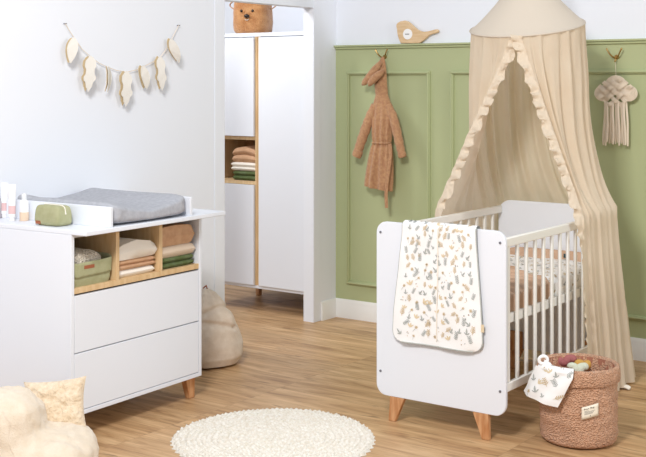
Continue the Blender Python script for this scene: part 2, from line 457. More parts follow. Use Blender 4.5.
# brown quilt over the near part of the mattress, hanging down at the right slats
def quilt(u, v):
    y = lerp(CY0 + .035, 5.31 - .50 * v + .015 * sin(v * 9), u)
    rib = 2.4 * abs(sin(PI * (y - 4.37) / .086)) ** .7
    L1 = MX1 - MX0 - .02; L2 = .085
    d = v * (L1 + L2)
    if d < L1: x = MX0 + .01 + d; z = .578 + .012 * rib + .006 * nz(x * 6, y * 6); r = (L1 - d)
    else: x = MX1 - .006 + .008 * rib; z = .578 + .012 * rib - (d - L1); r = 0
    if d < L1 and r < .04: z -= (.04 - r) ** 2 * 6; 
    if d >= L1: z = min(z, .578 + .012 * rib - .0096 - (d - L1) * .95)
    z = max(z, .513)
    return Vector((x, y, z))
tag(MB().grid(quilt, 170, 60).build('quilt', TAUPE, solid=.006, ang=70),
    'brown ribbed quilt over the near half of the cot mattress', 'quilt')
# floral duvet over the far part
def duvF(a, b):          # a along Y 0..0.46, b across
    y = lerp(5.27 - .50 * b / .64, 5.47, a / .43); L1 = MX1 - MX0 - .03
    w = .010 * nz(a * 14, b * 10, 3) + .006 * nz(a * 30, b * 25, 5)
    base = .588 + .012 * sm(0, .05, a)
    if b < L1:
        r = L1 - b
        z = base + w - (max(0, .05 - r) ** 2 * 5); x = MX0 + .02 + b
    else:
        x = MX1 - .012 + .012 + .007 * sin(a * 40) ; z = base - .0125 + w * .3 - (b - L1)
    return Vector((x, y, max(z, .513)))
m = MB().grid(lambda u, v: duvF(u * .43, v * .645), 50, 70)
printed(m, duvF, .01, .42, .02, .62, .045, .036, seed=5, side=1)
printed(m, duvF, .01, .42, .02, .62, .045, .036, seed=5, side=-1)
tag(m.build('floral_duvet', PRINTS, ang=70), 'white leaf print duvet at the head end of the cot', 'duvet')
b = MB().ell(((MX0 + MX1) / 2, CY1 - .043, .585), ((MX1 - MX0) / 2 - .005, .018, .060), e=.45, nu=40, nv=20)
bu = tag(b.build('bolster', TAUPE), 'brown bolster along the head end panel of the cot', 'bolster')
p = onY(566, 260, CY1 - .065)
MB().box(p.x - .014, p.x + .014, CY1 - .0645, CY1 - .061, .612, .632).build('label_tag', TEAL, bu)

# sleeping bag over the near end panel
ZT = .888
def bagF(a, b):    # a: 0..1 across (fraction), b: metres along the path; b=0 at the top crest, positive down the front
    l = lerp(-2.688, -2.733, sm(0, .54, b)); r = lerp(-2.330, -2.297, sm(0, .54, b))
    cr = .05; e = .545
    if b > e - cr:
        q = cr - math.sqrt(max(0, cr * cr - (b - (e - cr)) ** 2)); l += q; r -= q
    x = lerp(l, r, a)
    fold = .006 * sin(a * 9 + 1.2) * sm(.0, .3, b) + .005 * nz(a * 5, b * 9, 2) * sm(0, .1, b)
    if b >= 0:
        th = .012
        if b < .03: an = b / .03 * PI / 2; return Vector((x, CY0 + .009 - .021 * sin(an), ZT - .008 + .014 * cos(an)))
        return Vector((x, CY0 - th - .002 + min(0, -.003 - fold) - .004 * sm(.2, .5, b), ZT - .008 - (b - .03)))
    bb = -b
    if bb < .03: an = bb / .03 * PI / 2; return Vector((x, CY0 + .009 + .021 * sin(an), ZT - .008 + .014 * cos(an)))
    return Vector((x, CY0 + .0305 + .004, ZT - .008 - (bb - .03)))
W = .40
def bagM(a, b): return bagF(a / W, b)
m = MB().grid(lambda u, v: bagF(u, lerp(-.20, .545, v)), 40, 110)
nfront = len(m.v)
printed(m, lambda a, b: bagM(a, b), .012, W - .012, .0, .525, .034, .034, seed=11, off=.0022, side=-1)
printed(m, lambda a, b: bagM(a, b), .012, W - .012, .0, .525, .034, .034, seed=11, off=.0022, side=1)
bag = tag(m.build('baby_sleeping_bag', PRINTS, ang=70), 'white baby sleeping bag with leaf print draped over the cot end panel', 'sleeping bag')
# zip down the middle, piping along the edge, care tag
m = MB().tube([bagF(.5, b * .01) + Vector((0, -.003, 0)) for b in range(4, 53)], .0028, 6)
m.build('zip', CREAMF, bag)
edge = [bagF(1, .02 + i * .0105) + Vector((.001, .003, 0)) for i in range(50)]
m = MB().tube(edge, .003, 6)
edge = [bagF(0, .02 + i * .0105) + Vector((-.001, .003, 0)) for i in range(50)]
m.tube(edge, .003, 6).tube([bagF(i / 30, .5445) for i in range(31)], .003, 6)
m.build('piping', P_GRY, bag)
p = bagF(1, .44)
MB().box(p.x - .002, p.x + .012, p.y - .001, p.y + .001, p.z - .016, p.z + .016).build('care_tag', P_TAN, bag)

# ================================================================ CANOPY
can = thing('bed_canopy', (-2.566, 5.30, 0), 'beige muslin bed canopy with ruffled edges hung over the head of the cot', 'canopy')
RC = Vector((-2.566, 5.30, 1.780)); RR = .278
PH0 = math.radians(-75.4)
def ringz(x, y):     # tilted ring: lower to the front left, higher to the right
    xc = (x - RC.x) * CS + (y - RC.y) * SN; dz = -(x - RC.x) * SN + (y - RC.y) * CS
    return RC.z + xc * .105 + dz * .19
def polypt(P, s):    # P: list of (s, x, y)
    for (a, b) in zip(P, P[1:]):
        if s <= b[0]:
            t = (s - a[0]) / (b[0] - a[0]); return Vector((lerp(a[1], b[1], t), lerp(a[2], b[2], t)))
    return Vector(P[-1][1:])
MID = [(0, -2.165, 5.04), (.25, -2.166, 5.40), (.31, -2.17, 5.50), (.36, -2.21, 5.57), (.5, -2.50, 5.60), (.62, -2.80, 5.585),
       (.68, -2.862, 5.54), (.74, -2.868, 5.46), (1, -2.872, 4.93)]
LOW = [(0, -2.150, 5.10), (.25, -2.13, 5.46), (.31, -2.13, 5.60), (.37, -2.18, 5.70), (.5, -2.48, 5.73), (.62, -2.85, 5.72),
       (.68, -2.91, 5.66), (.74, -2.92, 5.52), (1, -2.90, 5.02)]
def smoothpoly(P, s):
    a = Vector((0, 0)); n = 0
    for d in (-.03, -.015, 0, .015, .03):
        if 0 <= s + d <= 1: a += polypt(P, s + d); n += 1
    if s < .03 or s > .97: return polypt(P, s)
    return a / n
ZR = .85
def drape(u, v):
    an = PH0 + .05 + u * (2 * PI - .10)
    rp = Vector((RC.x + RR * cos(an), RC.y + RR * sin(an))); zt = ringz(rp.x, rp.y)
    edge = min(u, 1 - u)
    mp = smoothpoly(MID, u); lp = smoothpoly(LOW, u)
    nr = (mp - Vector((-2.52, 5.25))).normalized()
    fold = sin(2 * PI * 21 * u + 1.3 * sin(9 * u)) + .5 * sin(2 * PI * 34 * u + 2)
    if v < .58:
        t = v / .58
        z = lerp(zt, ZR + .025 * sm(.3, .7, t), t)
        ex = lerp(1.0, 3.9, sm(0, .16, edge))
        g = t ** ex
        p = rp.lerp(mp, g)
        amp = .005 + .0115 * sm(0, .35, t) * (1 - .65 * sm(.7, 1, t)) 
        amp *= sm(0, .04, edge) * .9 + .1
        p = p + nr * (fold * amp)
        p += nr * .006 * nz(u * 30, t * 3, 1)
        return Vector((p.x, p.y, z))
    t = (v - .58) / .42
    z = lerp(ZR, .012 + .01 * nz(u * 8, 0), t)
    p = mp.lerp(lp, t ** 1.2)
    amp = lerp(.004, .016, t)
    p = p + nr * (max(-.5, fold) * amp + .008 * t * abs(nz(u * 20, t * 4, 9)))
    return Vector((p.x, p.y, z))
dr = MB().grid(drape, 420, 110).build('drape', DRAPE, can, ang=80)
# hat
def hat(u, v):
    an = 2 * PI * u; r = RR * ((1 - v) ** 1.9 * .95 + .05) + (.003 if v < .01 else 0)
    x = RC.x + (RR * cos(an)) * r / RR; y = RC.y + RR * sin(an) * r / RR
    zb = ringz(RC.x + RR * cos(an), RC.y + RR * sin(an))
    return Vector((x, y, lerp(zb, 2.22, v)))
MB().grid(hat, 64, 24, wrap=True).build('canopy_top', HATM, can, ang=80)
MB().tube([Vector((RC.x + (RR + .004) * cos(a * PI / 36), RC.y + (RR + .004) * sin(a * PI / 36), ringz(RC.x + RR * cos(a * PI / 36), RC.y + RR * sin(a * PI / 36)) - .002)) for a in range(72)], .0055, 8, closed=True).build('ring', HATM, can)
MB().tube([(RC.x, RC.y, 2.21), (RC.x, RC.y, 2.5), (RC.x + .004, RC.y, 2.7)], .003, 6).build('hanging_cord', ROPE, can)
# ruffles along both open edges
def ruffle(side):
    def f(u, v):       # v runs down the edge, u across the frill
        if side == 'r': uu, du = 0.0, .004
        else: uu, du = 1.0, -.004
        p = drape(uu, v); q = drape(uu + du * 6, v)
        acr = (p - q); acr.z = 0
        acr = acr.normalized() if acr.length > 1e-6 else Vector((0, -1, 0))
        # opening is towards the camera side; frill spreads across the opening
        view = Vector((SN, -CS, 0)); along = Vector((-CS, -SN, 0)) if side == 'r' else Vector((CS, SN, 0))
        low = sm(.55, .66, v)
        acr = (along * .8 + acr * .5).lerp(Vector((.25, -1, 0)), low).normalized()
        w = .050 * (u - .2)
        ph = v * 2 * PI * 23 + 2.2 * sin(v * 31) + (0 if side == 'r' else 1.4)
        s = abs(u - .2) * 1.25
        wave = .012 * sin(ph) * (.2 + s) + .006 * sin(ph * 1.7 + 1) * s
        lat = (.006 * sin(ph + 1.1) + .006 * nz(v * 60, 3)) * s
        wave += .010 * nz(v * 90, u * 3, 5) * (.3 + s)
        return p + acr * (w + lat) + view * (.014 + wave) + Vector((0, 0, .007 * cos(ph * 1.2) * s))
    return f
for sd in ('r', 'l'):
    MB().grid(ruffle(sd), 10, 420).build('ruffle', RUFF, can, ang=80)

# ================================================================ BASKET WITH LAUNDRY
BC = Vector((-1.978, 4.570, 0)); BR = .163
bas = thing('storage_basket', BC, 'round terracotta teddy fabric basket beside the cot', 'basket')
def teddy(p, a, s=1.0):
    d = .0035 * nz(cos(a) * 6 * s + 3, sin(a) * 6 * s, p.z * 30) + .003 * nz(cos(a) * 24, sin(a) * 24, p.z * 130)
    r = Vector((p.x, p.y, 0)); l = r.length
    if l > 1e-5: r = r / l * (l + d); return Vector((r.x, r.y, p.z))
    return p
def tbody(p, a):
    q = teddy(p, a)
    # a soft dent low on the camera-left side
    da = math.cos(a - math.radians(-110)); k = max(0, da) ** 3 * math.exp(-((p.z - .05) / .04) ** 2)
    q.x *= 1 - .10 * k; q.y *= 1 - .10 * k
    return q
prof = [(0, .004), (.12, .004), (.148, .008), (.158, .02), (.161, .05)] + [(.160 + .001 * sin(i), .05 + .0075 * i) for i in range(1, 26)] + [(.158, .27)]
MB().lathe(prof, BC, 180, fn=tbody, caps=False).build('basket_body', TEDDY, bas, ang=80)
prof = [(.160, .266), (.167, .260), (.1705, .266), (.1715, .280), (.1715, .296), (.1705, .310), (.167, .321), (.161, .327), (.153, .324), (.148, .312), (.146, .28), (.145, .22)]
MB().lathe(prof, BC, 180, fn=teddy, caps=False).build('folded_cuff', TEDDY, bas, ang=80)
prof = [(.148, .317), (.146, .2), (.146, .08), (.14, .05), (0, .045)]
MB().lathe(prof, BC, 64, caps=False).build('lining', TEDIN, bas)
def on_basket(ang, z, r=.167):
    return Vector((BC.x + r * cos(ang), BC.y + r * sin(ang), z))
# label facing the camera
tocam = math.atan2(-BC.y, -BC.x)
la = tocam + .29
def lab(u, v, r=.1665):
    tw = .08 * (u - .5)
    return on_basket(la + (u - .5) * .070 / .167, .165 + (v - .5) * .050 + tw * .12 + (u - .5) * .008, r)
lo = MB().grid(lambda u, v: lab(u, v), 8, 4).build('label_tag', LABELC, bas, solid=.0012)
def text_on(txt, u0, u1, vc, h, parent, mt_, F, nm):
    cu = bpy.data.curves.new('t', 'FONT'); cu.body = txt; cu.size = 1.0; cu.resolution_u = 3
    to = bpy.data.objects.new('t', cu); col.objects.link(to)
    bpy.context.view_layer.update()
    me = bpy.data.meshes.new_from_object(to.evaluated_get(bpy.context.evaluated_depsgraph_get()))
    bpy.data.objects.remove(to); bpy.data.curves.remove(cu)
    xs = [v.co.x for v in me.vertices]; ys = [v.co.y for v in me.vertices]
    x0, x1, y0, y1 = min(xs), max(xs), min(ys), max(ys)
    mb = MB(); mb.add([F(u0 + (v.co.x - x0) / (x1 - x0) * (u1 - u0), vc + ((v.co.y - y0) / (y1 - y0) - .5) * h) for v in me.vertices],
                      [tuple(p.vertices) for p in me.polygons])
    return mb.build(nm, mt_, parent, smooth=False)
F2 = lambda u, v: lab(u, v, .1676)
text_on('Bear Bag', .13, .74, .78, .17, lo, INK, F2, 'lettering')
m = MB()
for (a, b_, v) in ((.16, .40, .62), (.16, .78, .53), (.16, .70, .44), (.16, .66, .36)):
    m.grid(lambda u, w, a=a, b_=b_, v=v: F2(lerp(a, b_, u), v + (w - .5) * .035), 4, 1)
m.grid(lambda u, w: F2(.5 + (u - .5) * .04, .18 + (w - .5) * .12), 2, 1)
m.build('lettering', INKG, lo, smooth=False)
# floral cloth over the rim, with a knotted corner
ca = tocam - .60
def clF(a, b):     # a across, b from inside over the rim and down
    an = ca + a / .172
    bend = .004 * sin(a * 70 + b * 20) + .006 * nz(a * 20, b * 18, 4)
    if b < .05: return on_basket(an, .309 + .022 * sin(b / .05 * PI / 2) + bend * .3, .125 + b * .56)
    t = (b - .05)
    if t < .04: q = t / .04 * PI / 2; return on_basket(an, .315 + .020 * cos(q), .155 + .028 * sin(q))
    t -= .04
    return on_basket(an - t * 2.4, .315 - t * .93 - a * .12, .183 + bend + t * (.10 + .25 * (.5 - a / .18)))
m = MB().grid(lambda u, v: clF(lerp(-.09, .085, u), v * .225), 40, 56)
for sd in (1, -1): printed(m, clF, -.085, .08, .03, .222, .040, .036, seed=3, off=.0014, side=sd)
cl = tag(m.build('muslin_cloth', PRINTS, ang=70), 'white leaf print muslin cloth hanging over the basket rim', 'cloth')
m = MB()
k0 = clF(-.065, .06) + Vector((0, 0, .012))
side = Vector((CS, SN, 0))
m.tube([k0 + side * (.018 * cos(t) - .004) + Vector((0, 0, .016 * sin(t) + .004)) for t in [2 * PI * i / 16 for i in range(16)]], .007, 8, closed=True)
m.tube([k0 + side * (.0 + .01 * i) + Vector((0, 0, -.006 * i)) for i in range(4)], [.006, .007, .007, .004], 8)
m.build('knot', MUSW, cl)
# toys inside
def toy(name, c, L, r, mt_, label, ang):
    d = Vector((cos(ang), sin(ang), 0)); c = Vector(c); m = MB()
    m.tube([c + d * (L * (i / 10 - .5)) + Vector((0, 0, .012 * sin(i * .9))) for i in range(11)],
           [r * (.35 + .65 * sin(PI * (i + .8) / 11.6)) * (1 + .12 * sin(i * 2.1)) for i in range(11)], 14)
    m.ell(c + d * L * .42 + Vector((0, 0, .006)), (r * .9, r * .9, r * .8), nu=12, nv=8)
    return tag(m.build(name, mt_, sub=1), label, 'toy')
va = math.atan2(SN, CS)
toy('knitted_toy', onZ(562.5, 359.5, .300), .10, .022, MAUVE, 'mauve knitted soft toy lying in the terracotta basket', va - .2)
toy('knitted_toy', onZ(584, 364.5, .284), .085, .022, MUST, 'mustard yellow knitted toy lying in the terracotta basket', va + .35)
toy('knitted_toy', onZ(577, 368, .276), .075, .022, SAGEP, 'pale green knitted toy in front of the mustard one', va)
# pile that carries the toys
m = MB().ell(BC + Vector((0, 0, .165)), (.134, .134, .092), nu=48, nv=24, fn=lambda p: p * (1 + .05 * nz(p.x * 18, p.y * 18, p.z * 18)))
tag(m.build('folded_blanket', TEDIN, ang=80), 'terracotta blanket bundled at the bottom inside the teddy basket', 'blanket')
# tassel on the floor
tp = onZ(622, 389); tp.z = .02
m = MB().ell(tp + side * -.012 + Vector((0, 0, .002)), (.016, .016, .018), nu=14, nv=10)
for i in range(14):
    a = (i - 6.5) * .12 + va; dd = Vector((cos(a), sin(a), 0))
    m.tube([tp + side * -.008 + dd * (.012 * j) + Vector((0, 0, .008 * sin(i * 2.2) * (1 - j / 5) - .003 * j)) for j in range(5)], .0045, 6)
tag(m.build('tassel', CREAMF), 'white cotton tassel on the floor behind the basket', 'tassel')

# ================================================================ CHANGING DRESSER
DO = Vector((-3.656, 3.285, 0)); DA = math.radians(2.26)
DL = .844
drs = thing('changing_dresser', DO, 'white changing dresser with two drawers and three oak compartments', 'dresser', rz=DA)
def D(mb, name, mt_, parent=drs, **k): return mb.build(name, mt_, parent, local=True, **k)
DW = WM[drs.name]
m = MB().box(-.55, 0, 0, .018, .107, .866).box(-.55, 0, DL - .018, DL, .107, .866).box(-.55, 0, .018, DL - .018, .107, .125)
m.box(-.55, -.54, .018, DL - .018, .125, .866).box(-.55, -.03, .018, DL - .018, .60, .612).box(-.54, -.001, .018, DL - .018, .852, .866)
D(m, 'cabinet_body', WHITE, bevel=.0015)
D(MB().box(-.575, .085, 0, .92, .866, .886), 'worktop', WHITE, bevel=.003)
for z0, z1 in ((.371, .609), (.128, .3665)):
    D(MB().box(-.02, -.001, .0205, DL - .0205, z0, z1), 'drawer', WHITE, bevel=.0015)
D(MB().box(-.03, -.021, .019, DL - .019, .127, .612), 'drawer_gap_shade', DARK)  # dark sheet that paints the shade into the gaps round the drawers
m = MB().box(-.53, -.002, .018, DL - .018, .617, .640)
for y in (.267, .5476): m.box(-.53, -.002, y, y + .021, .640, .852)
m.box(-.54, -.53, .018, DL - .018, .617, .852)
D(m, 'compartment_insert', OAKL, bevel=.001)
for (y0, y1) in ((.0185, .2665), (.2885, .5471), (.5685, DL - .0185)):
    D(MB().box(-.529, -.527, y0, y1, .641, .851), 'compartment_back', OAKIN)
for (xx, yt, yb) in ((-.05, .800, .818), (-.05, .06, .045), (-.50, .800, .818), (-.50, .06, .045)):
    b = [(xx - .014, yb - .018, 0), (xx + .014, yb - .018, 0), (xx + .014, yb + .018, 0), (xx - .014, yb + .018, 0)]
    t = [(xx - .02, yt - .032, .107), (xx + .02, yt - .032, .107), (xx + .02, yt + .032, .107), (xx - .02, yt + .032, .107)]
    D(MB().hexa(b, t), 'leg', LEG, bevel=.003)
# changing tray
tray = thing('changing_tray', DW @ Vector((-.25, .42, .886)), 'white changing tray frame fixed on the dresser worktop', 'tray', rz=DA)
TI = WM[tray.name].inverted() @ DW
def TL(mb): mb.v = [TI @ v for v in mb.v]; return mb
for y in (.150, .668): TL(MB().box(-.565, .078, y, y + .016, .886, .972)).build('side_board', WHITE, tray, local=True, bevel=.002)
TL(MB().box(-.565, -.549, .166, .668, .886, .930)).build('back_board', WHITE, tray, local=True, bevel=.002)
# changing mat
def matF(u, v):
    th = 2 * PI * u; ph = PI * v
    def sp(x, e): return math.copysign(abs(x) ** e, x)
    x = -.235 + .312 * sp(sin(ph), .25) * sp(cos(th), .16)
    y = .417 + .247 * sp(sin(ph), .25) * sp(sin(th), .16)
    q = (y - .418) / .243; fx = (x + .235) / .305
    top = .950 + .048 * abs(q) ** 1.8 - .012 * sm(.4, 1, fx) * (1 - abs(q)) + .012 * sm(-.6, -1, fx)  + .004 * nz(x * 9, y * 9)
    bot = .889
    c = cos(ph); w = .5 + .5 * sp(c, .45)
    z = lerp(bot, top, w)
    z = max(z, .889)
    if fx > .93: x += .005 * nz(y * 22, z * 30, 2)
    return Vector((x, y, z))
m = MB().grid(matF, 140, 60, wrap=True); m.v = [DW @ v for v in m.v]
tag(m.build('changing_mat', GREYF, ang=80), 'grey padded changing mat with raised sides on the tray', 'changing mat')

def folded(name, mt_, label, W_, x0, x1, y0, y1, z0, z1, layers=2, cat='cloth', group=None, seed=0, bulge=.0, mats=None):
    m = MB(); h = (z1 - z0) / layers
    for i in range(layers):
        a, b_ = z0 + i * h, z0 + (i + 1) * h
        def g(u, v, a=a, b_=b_, i=i):
            th = 2 * PI * u; x = lerp(x0, x1, v)
            hy, hz = (y1 - y0) / 2, (b_ - a) / 2
            def sp(q, e): return math.copysign(abs(q) ** e, q)
            taper = (1 - .9 * max(0, abs(v - .5) * 2 - .9) / .1) if True else 1
            taper = math.sqrt(max(0.0, 1 - max(0, (abs(v - .5) * 2 - .91) / .09) ** 2)) * .96 + .04
            sh = .006 * nz(i * 3.1 + seed, x * 4)
            yy = (y0 + y1) / 2 + (hy - .004 * R.random() * 0) * sp(cos(th), .22) * (1 - .02 * (i % 2)) + sh
            zz = (a + b_) / 2 + hz * sp(sin(th), .42) * taper
            wob = .10 * (z1 - z0) * nz(yy * 9 + seed, x * 9, i * .2)
            wgt = (zz - z0) / max(1e-6, z1 - z0)
            zz += wob * wgt + bulge * wgt * (1 - ((yy - (y0 + y1) / 2) / hy) ** 2)
            return Vector((x + .004 * nz(yy * 20, zz * 40, seed + i), min(max(yy, y0), y1), max(zz, z0)))
        m.grid(g, 36, 24, wrap=True)
        # end caps
        n = 36; o = len(m.v) - 36 * 25
        m.f.append([o + j for j in range(n)]); m.m.append(0)
        m.f.append([o + 24 * n + j for j in range(n)][::-1]); m.m.append(0)
    m.v = [W_ @ v for v in m.v]
    return tag(m.build(name, mt_, ang=70), label, cat, group)
# left compartment: green fabric basket with a knitted blanket
fb = thing('fabric_basket', DW @ Vector((-.10, .145, .640)), 'sage green fabric basket with brown leather label in the dresser', 'basket', rz=DA)
FI = WM[fb.name].inverted() @ DW
def boxy(x, y, hx, hy, e=.3):
    def f(th, k=1.0):
        def sp(q): return math.copysign(abs(q) ** e, q)
        return x + hx * k * sp(cos(th)), y + hy * k * sp(sin(th))
    return f
bx = boxy(-.135, .1425, .122, .121, .2)
def fbody(u, v):
    th = 2 * PI * u; k = .93 + .05 * sin(v * PI); a, b_ = bx(th, k)
    return Vector((a + .003 * nz(b_ * 25, v * 3), b_, .6405 + .075 * v))
def fcuff(u, v):
    th = 2 * PI * u; k = .985 + .015 * v; a, b_ = bx(th, k)
    return Vector((a + .003 * nz(b_ * 18, 7), b_, .685 + .062 * v - .006 * cos(th * 2) + .003 * sin(th * 5)))
m = MB().grid(fbody, 80, 10, wrap=True); n0 = len(m.v)
m.f.append(list(range(80))); m.m.append(0); m.v = [FI @ v for v in m.v]
m.build('basket_body', SAGE, fb, local=True, ang=60)
m = MB().grid(fcuff, 80, 6, wrap=True); m.v = [FI @ v for v in m.v]
m.build('folded_cuff', SAGE, fb, local=True, solid=.006, ang=60)
m = MB().box(-.0135, -.0095, .085, .145, .712, .727); m.v = [FI @ v for v in m.v]
m.build('leather_label', LEATH, fb, local=True, bevel=.001)
m = MB().ell((-.135, .142, .728), (.102, .104, .050), e=.6, nu=40, nv=20, fn=lambda p: p * (1 + .06 * nz(p.x * 30, p.y * 30, p.z * 30)))
m.v = [DW @ v for v in m.v]
tag(m.build('knitted_blanket', KNIT, ang=80), 'beige knitted blanket bundled inside the sage fabric basket', 'blanket')
G1 = 'folded cloths in the dresser compartments'
folded('folded_cloth', CREAMF, 'white folded cloth at the bottom of the middle dresser compartment', DW, -.28, -.02, .295, .535, .6405, .672, 1, seed=1)
folded('folded_cloth', TANF, 'tan folded cloth in the middle of the centre compartment stack', DW, -.28, -.018, .291, .540, .673, .715, 2, seed=2)
folded('folded_cloth', CREAMF, 'cream folded blanket on top of the centre compartment stack', DW, -.28, -.012, .291, .544, .716, .770, 1, seed=3, bulge=.03)
folded('folded_cloth', OLIVE, 'olive green folded towel at the bottom of the right dresser compartment', DW, -.28, -.015, .571, .808, .6405, .690, 2, seed=4)
folded('folded_cloth', BEIGEF, 'beige folded towel between brown and olive ones in the dresser', DW, -.28, -.012, .571, .812, .691, .742, 1, seed=5)
folded('folded_cloth', TANF, 'thick brown folded towel on top in the right dresser compartment', DW, -.28, -.012, .571, .805, .743, .828, 1, seed=6, bulge=.008)

# things on the worktop
TZ = .8865
pp = onZ(45.5, 226, TZ)
pch = thing('toiletry_pouch', pp, 'sage green zipped toiletry pouch on the dresser worktop', 'pouch')
cp = pp + Vector((-.002, .045, 0))
def pf(p):
    q = p.copy(); k = sm(0, .045, p.z); q.y *= 1 - .18 * k; q.x *= 1 - .06 * k
    q += q.normalized() * .002 * nz(p.x * 40, p.y * 40, p.z * 40); q.z = max(q.z, -.0435); return q
MB().ell(cp + Vector((0, 0, .0436)), (.078, .046, .0436), e=.32, nu=56, nv=32, fn=pf).build('pouch_body', SAGE, pch, ang=80)
MB().tube([cp + Vector((-.055 + .0126 * i, 0, .0868)) for i in range(9)] + [cp + Vector((.058, 0, .086)), cp + Vector((.071, 0, .078)), cp + Vector((.0785, 0, .05))], .003, 6, up=(0, 1, 0)).build('zip', CREAMF, pch)
MB().box(cp.x - .060, cp.x - .030, cp.y - .0475, cp.y - .043, TZ + .006, TZ + .020).build('leather_label', LEATH, pch, bevel=.0008)
def cream_tube(px, py, h, r, label):
    c = onZ(px, py, TZ); t = thing('lotion_tube', c, label, 'tube', 'lotion tubes on the worktop')
    MB().lathe([(0, 0), (r * .8, 0), (r * .8, .018), (0, .018)], c, 24).build('cap', TUBEW, t)
    m = MB()
    def g(u, v):
        th = 2 * PI * u; f = v ** 1.5
        return c + side * (cos(th) * r * (1 + .12 * f)) + Vector((-SN, CS, 0)) * (sin(th) * r * (1 - .93 * f)) + Vector((0, 0, .018 + (h - .018) * v))
    vs0 = len(m.v); m.grid(g, 28, 20, wrap=True)
    m.f.append([vs0 + j for j in range(28)]); m.m.append(0); m.f.append([vs0 + 20 * 28 + j for j in range(28)]); m.m.append(0)
    for i, f in enumerate(m.f):
        if len(f) == 4 and .028 < (m.v[f[0]].z - c.z) < h * .38: m.m[i] = 1
    m.build('tube_body', [TUBEW, PINKB], t)
cream_tube(12.0, 221.0, .162, .0155, 'white lotion tube with pink band standing in front of another tube')
cream_tube(4.5, 217.5, .158, .0155, 'white lotion tube with pink band partly behind the front one')
c = onZ(24.2, 220.5, TZ)
bt = thing('lotion_bottle', c, 'small clear capped bottle of peach lotion beside the green pouch', 'bottle')
MB().lathe([(0, 0), (.019, 0), (.0205, .003), (.0205, .038)], c, 32).build('bottle_base', PEACH, bt)
MB().lathe([(.0205, .038), (.0205, .08), (.017, .088), (.011, .093), (.009, .094)], c, 32).build('bottle_body', TUBEW, bt)
MB().lathe([(.0085, .093), (.0115, .094), (.0115, .116), (.010, .120), (0, .120)], c, 24).build('cap', CAPW, bt)
c = onZ(-1.5, 217.5, TZ)
bt = thing('soap_bottle', c, 'grey pump bottle at the left end of the worktop', 'bottle')
MB().lathe([(0, 0), (.018, 0), (.019, .004), (.019, .07), (.012, .085), (.006, .088), (.006, .1), (0, .1)], c, 28).build('bottle_body', mat('grey_plastic', (176, 172, 176), .4), bt)

# ================================================================ WARDROBE IN THE ALCOVE
WX0, WX1, WY0, WY1 = -5.17, -4.372, 5.90, 6.42
wd = thing('wardrobe', ((WX0 + WX1) / 2, WY0, 0), 'white wardrobe with oak divider standing beyond the wall opening', 'wardrobe')
DX0, DX1 = -4.803, -4.765
N0, N1 = onY(240, 182, WY0).z, onY(240, 138, WY0).z
m = MB().box(WX0, WX1, WY0, WY1, .15, .17).box(WX0, WX1, WY0, WY1, 1.797, 1.822).box(WX0, WX0 + .012, WY0 + .001, WY1, .17, 1.797).box(WX1 - .018, WX1, WY0, WY1, .17, 1.797)
m.box(WX0, WX1, WY1 - .01, WY1, .17, 1.797)
m.build('cabinet_body', WHITE, wd, bevel=.0015)
MB().box(DX0, DX0 + .013, WY0 - .002, WY1 - .02, .17, 1.797).box(DX0 + .025, DX1, WY0 - .002, WY1 - .02, .17, 1.797).box(DX0 + .013, DX0 + .025, WY0 + .004, WY1 - .02, .17, 1.797).build('divider', OAKL, wd)
m = MB().box(WX0 + .002, DX0, WY0 - .001, WY1 - .02, N0 - .012, N0 + .010).box(WX0 + .002, DX0, WY0 - .001, WY1 - .02, N1 - .010, N1 + .012)
m.box(WX0 + .002, WX0 + .014, WY0 - .001, WY1 - .02, N0, N1).build('niche_frame', OAKL, wd)
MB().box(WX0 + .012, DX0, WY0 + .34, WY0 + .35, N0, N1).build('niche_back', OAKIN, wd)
MB().box(WX0, DX0 - .002, WY0 - .018, WY0 - .001, N1 + .014, 1.792).build('door', WHITE, wd, bevel=.0015)
MB().box(WX0, DX0 - .002, WY0 - .018, WY0 - .001, .172, N0 - .014).build('door', WHITE, wd, bevel=.0015)
MB().box(DX1 + .003, WX1, WY0 - .018, WY0 - .001, .172, 1.792).build('door', WHITE, wd, bevel=.0015)
for xx, s in ((WX0 + .028, 0), (WX1 - .03, 0)):
    for yy in (WY0 + .02, WY1 - .08):
        b = [(xx - .014 + s * .02, yy, 0), (xx + .014 + s * .02, yy, 0), (xx + .014 + s * .02, yy + .03, 0), (xx - .014 + s * .02, yy + .03, 0)]
        t = [(xx - .028, yy, .15), (xx + .028, yy, .15), (xx + .028, yy + .04, .15), (xx - .028, yy + .04, .15)]
        MB().hexa(b, t).build('leg', LEG, wd, bevel=.003)
RWd = Matrix.Translation((DX0 - .008, WY0 + .30, 0)) @ Matrix.Rotation(-PI / 2, 4, 'Z')   # local x -> -Y (front), local y -> +X
zz = N0 + .0105
folded('folded_cloth', OLIVE, 'olive folded towel at the bottom of the wardrobe niche', RWd, .02, .285, -.20, -.004, zz, zz + .062, 2, seed=7)
folded('folded_cloth', CREAMF, 'cream folded towel in the middle of the wardrobe niche stack', RWd, .02, .285, -.215, -.004, zz + .063, zz + .118, 2, seed=8)
folded('folded_cloth', TANF, 'brown folded towel on top of the wardrobe niche stack', RWd, .02, .285, -.205, -.004, zz + .119, zz + .195, 2, seed=9, bulge=.03)

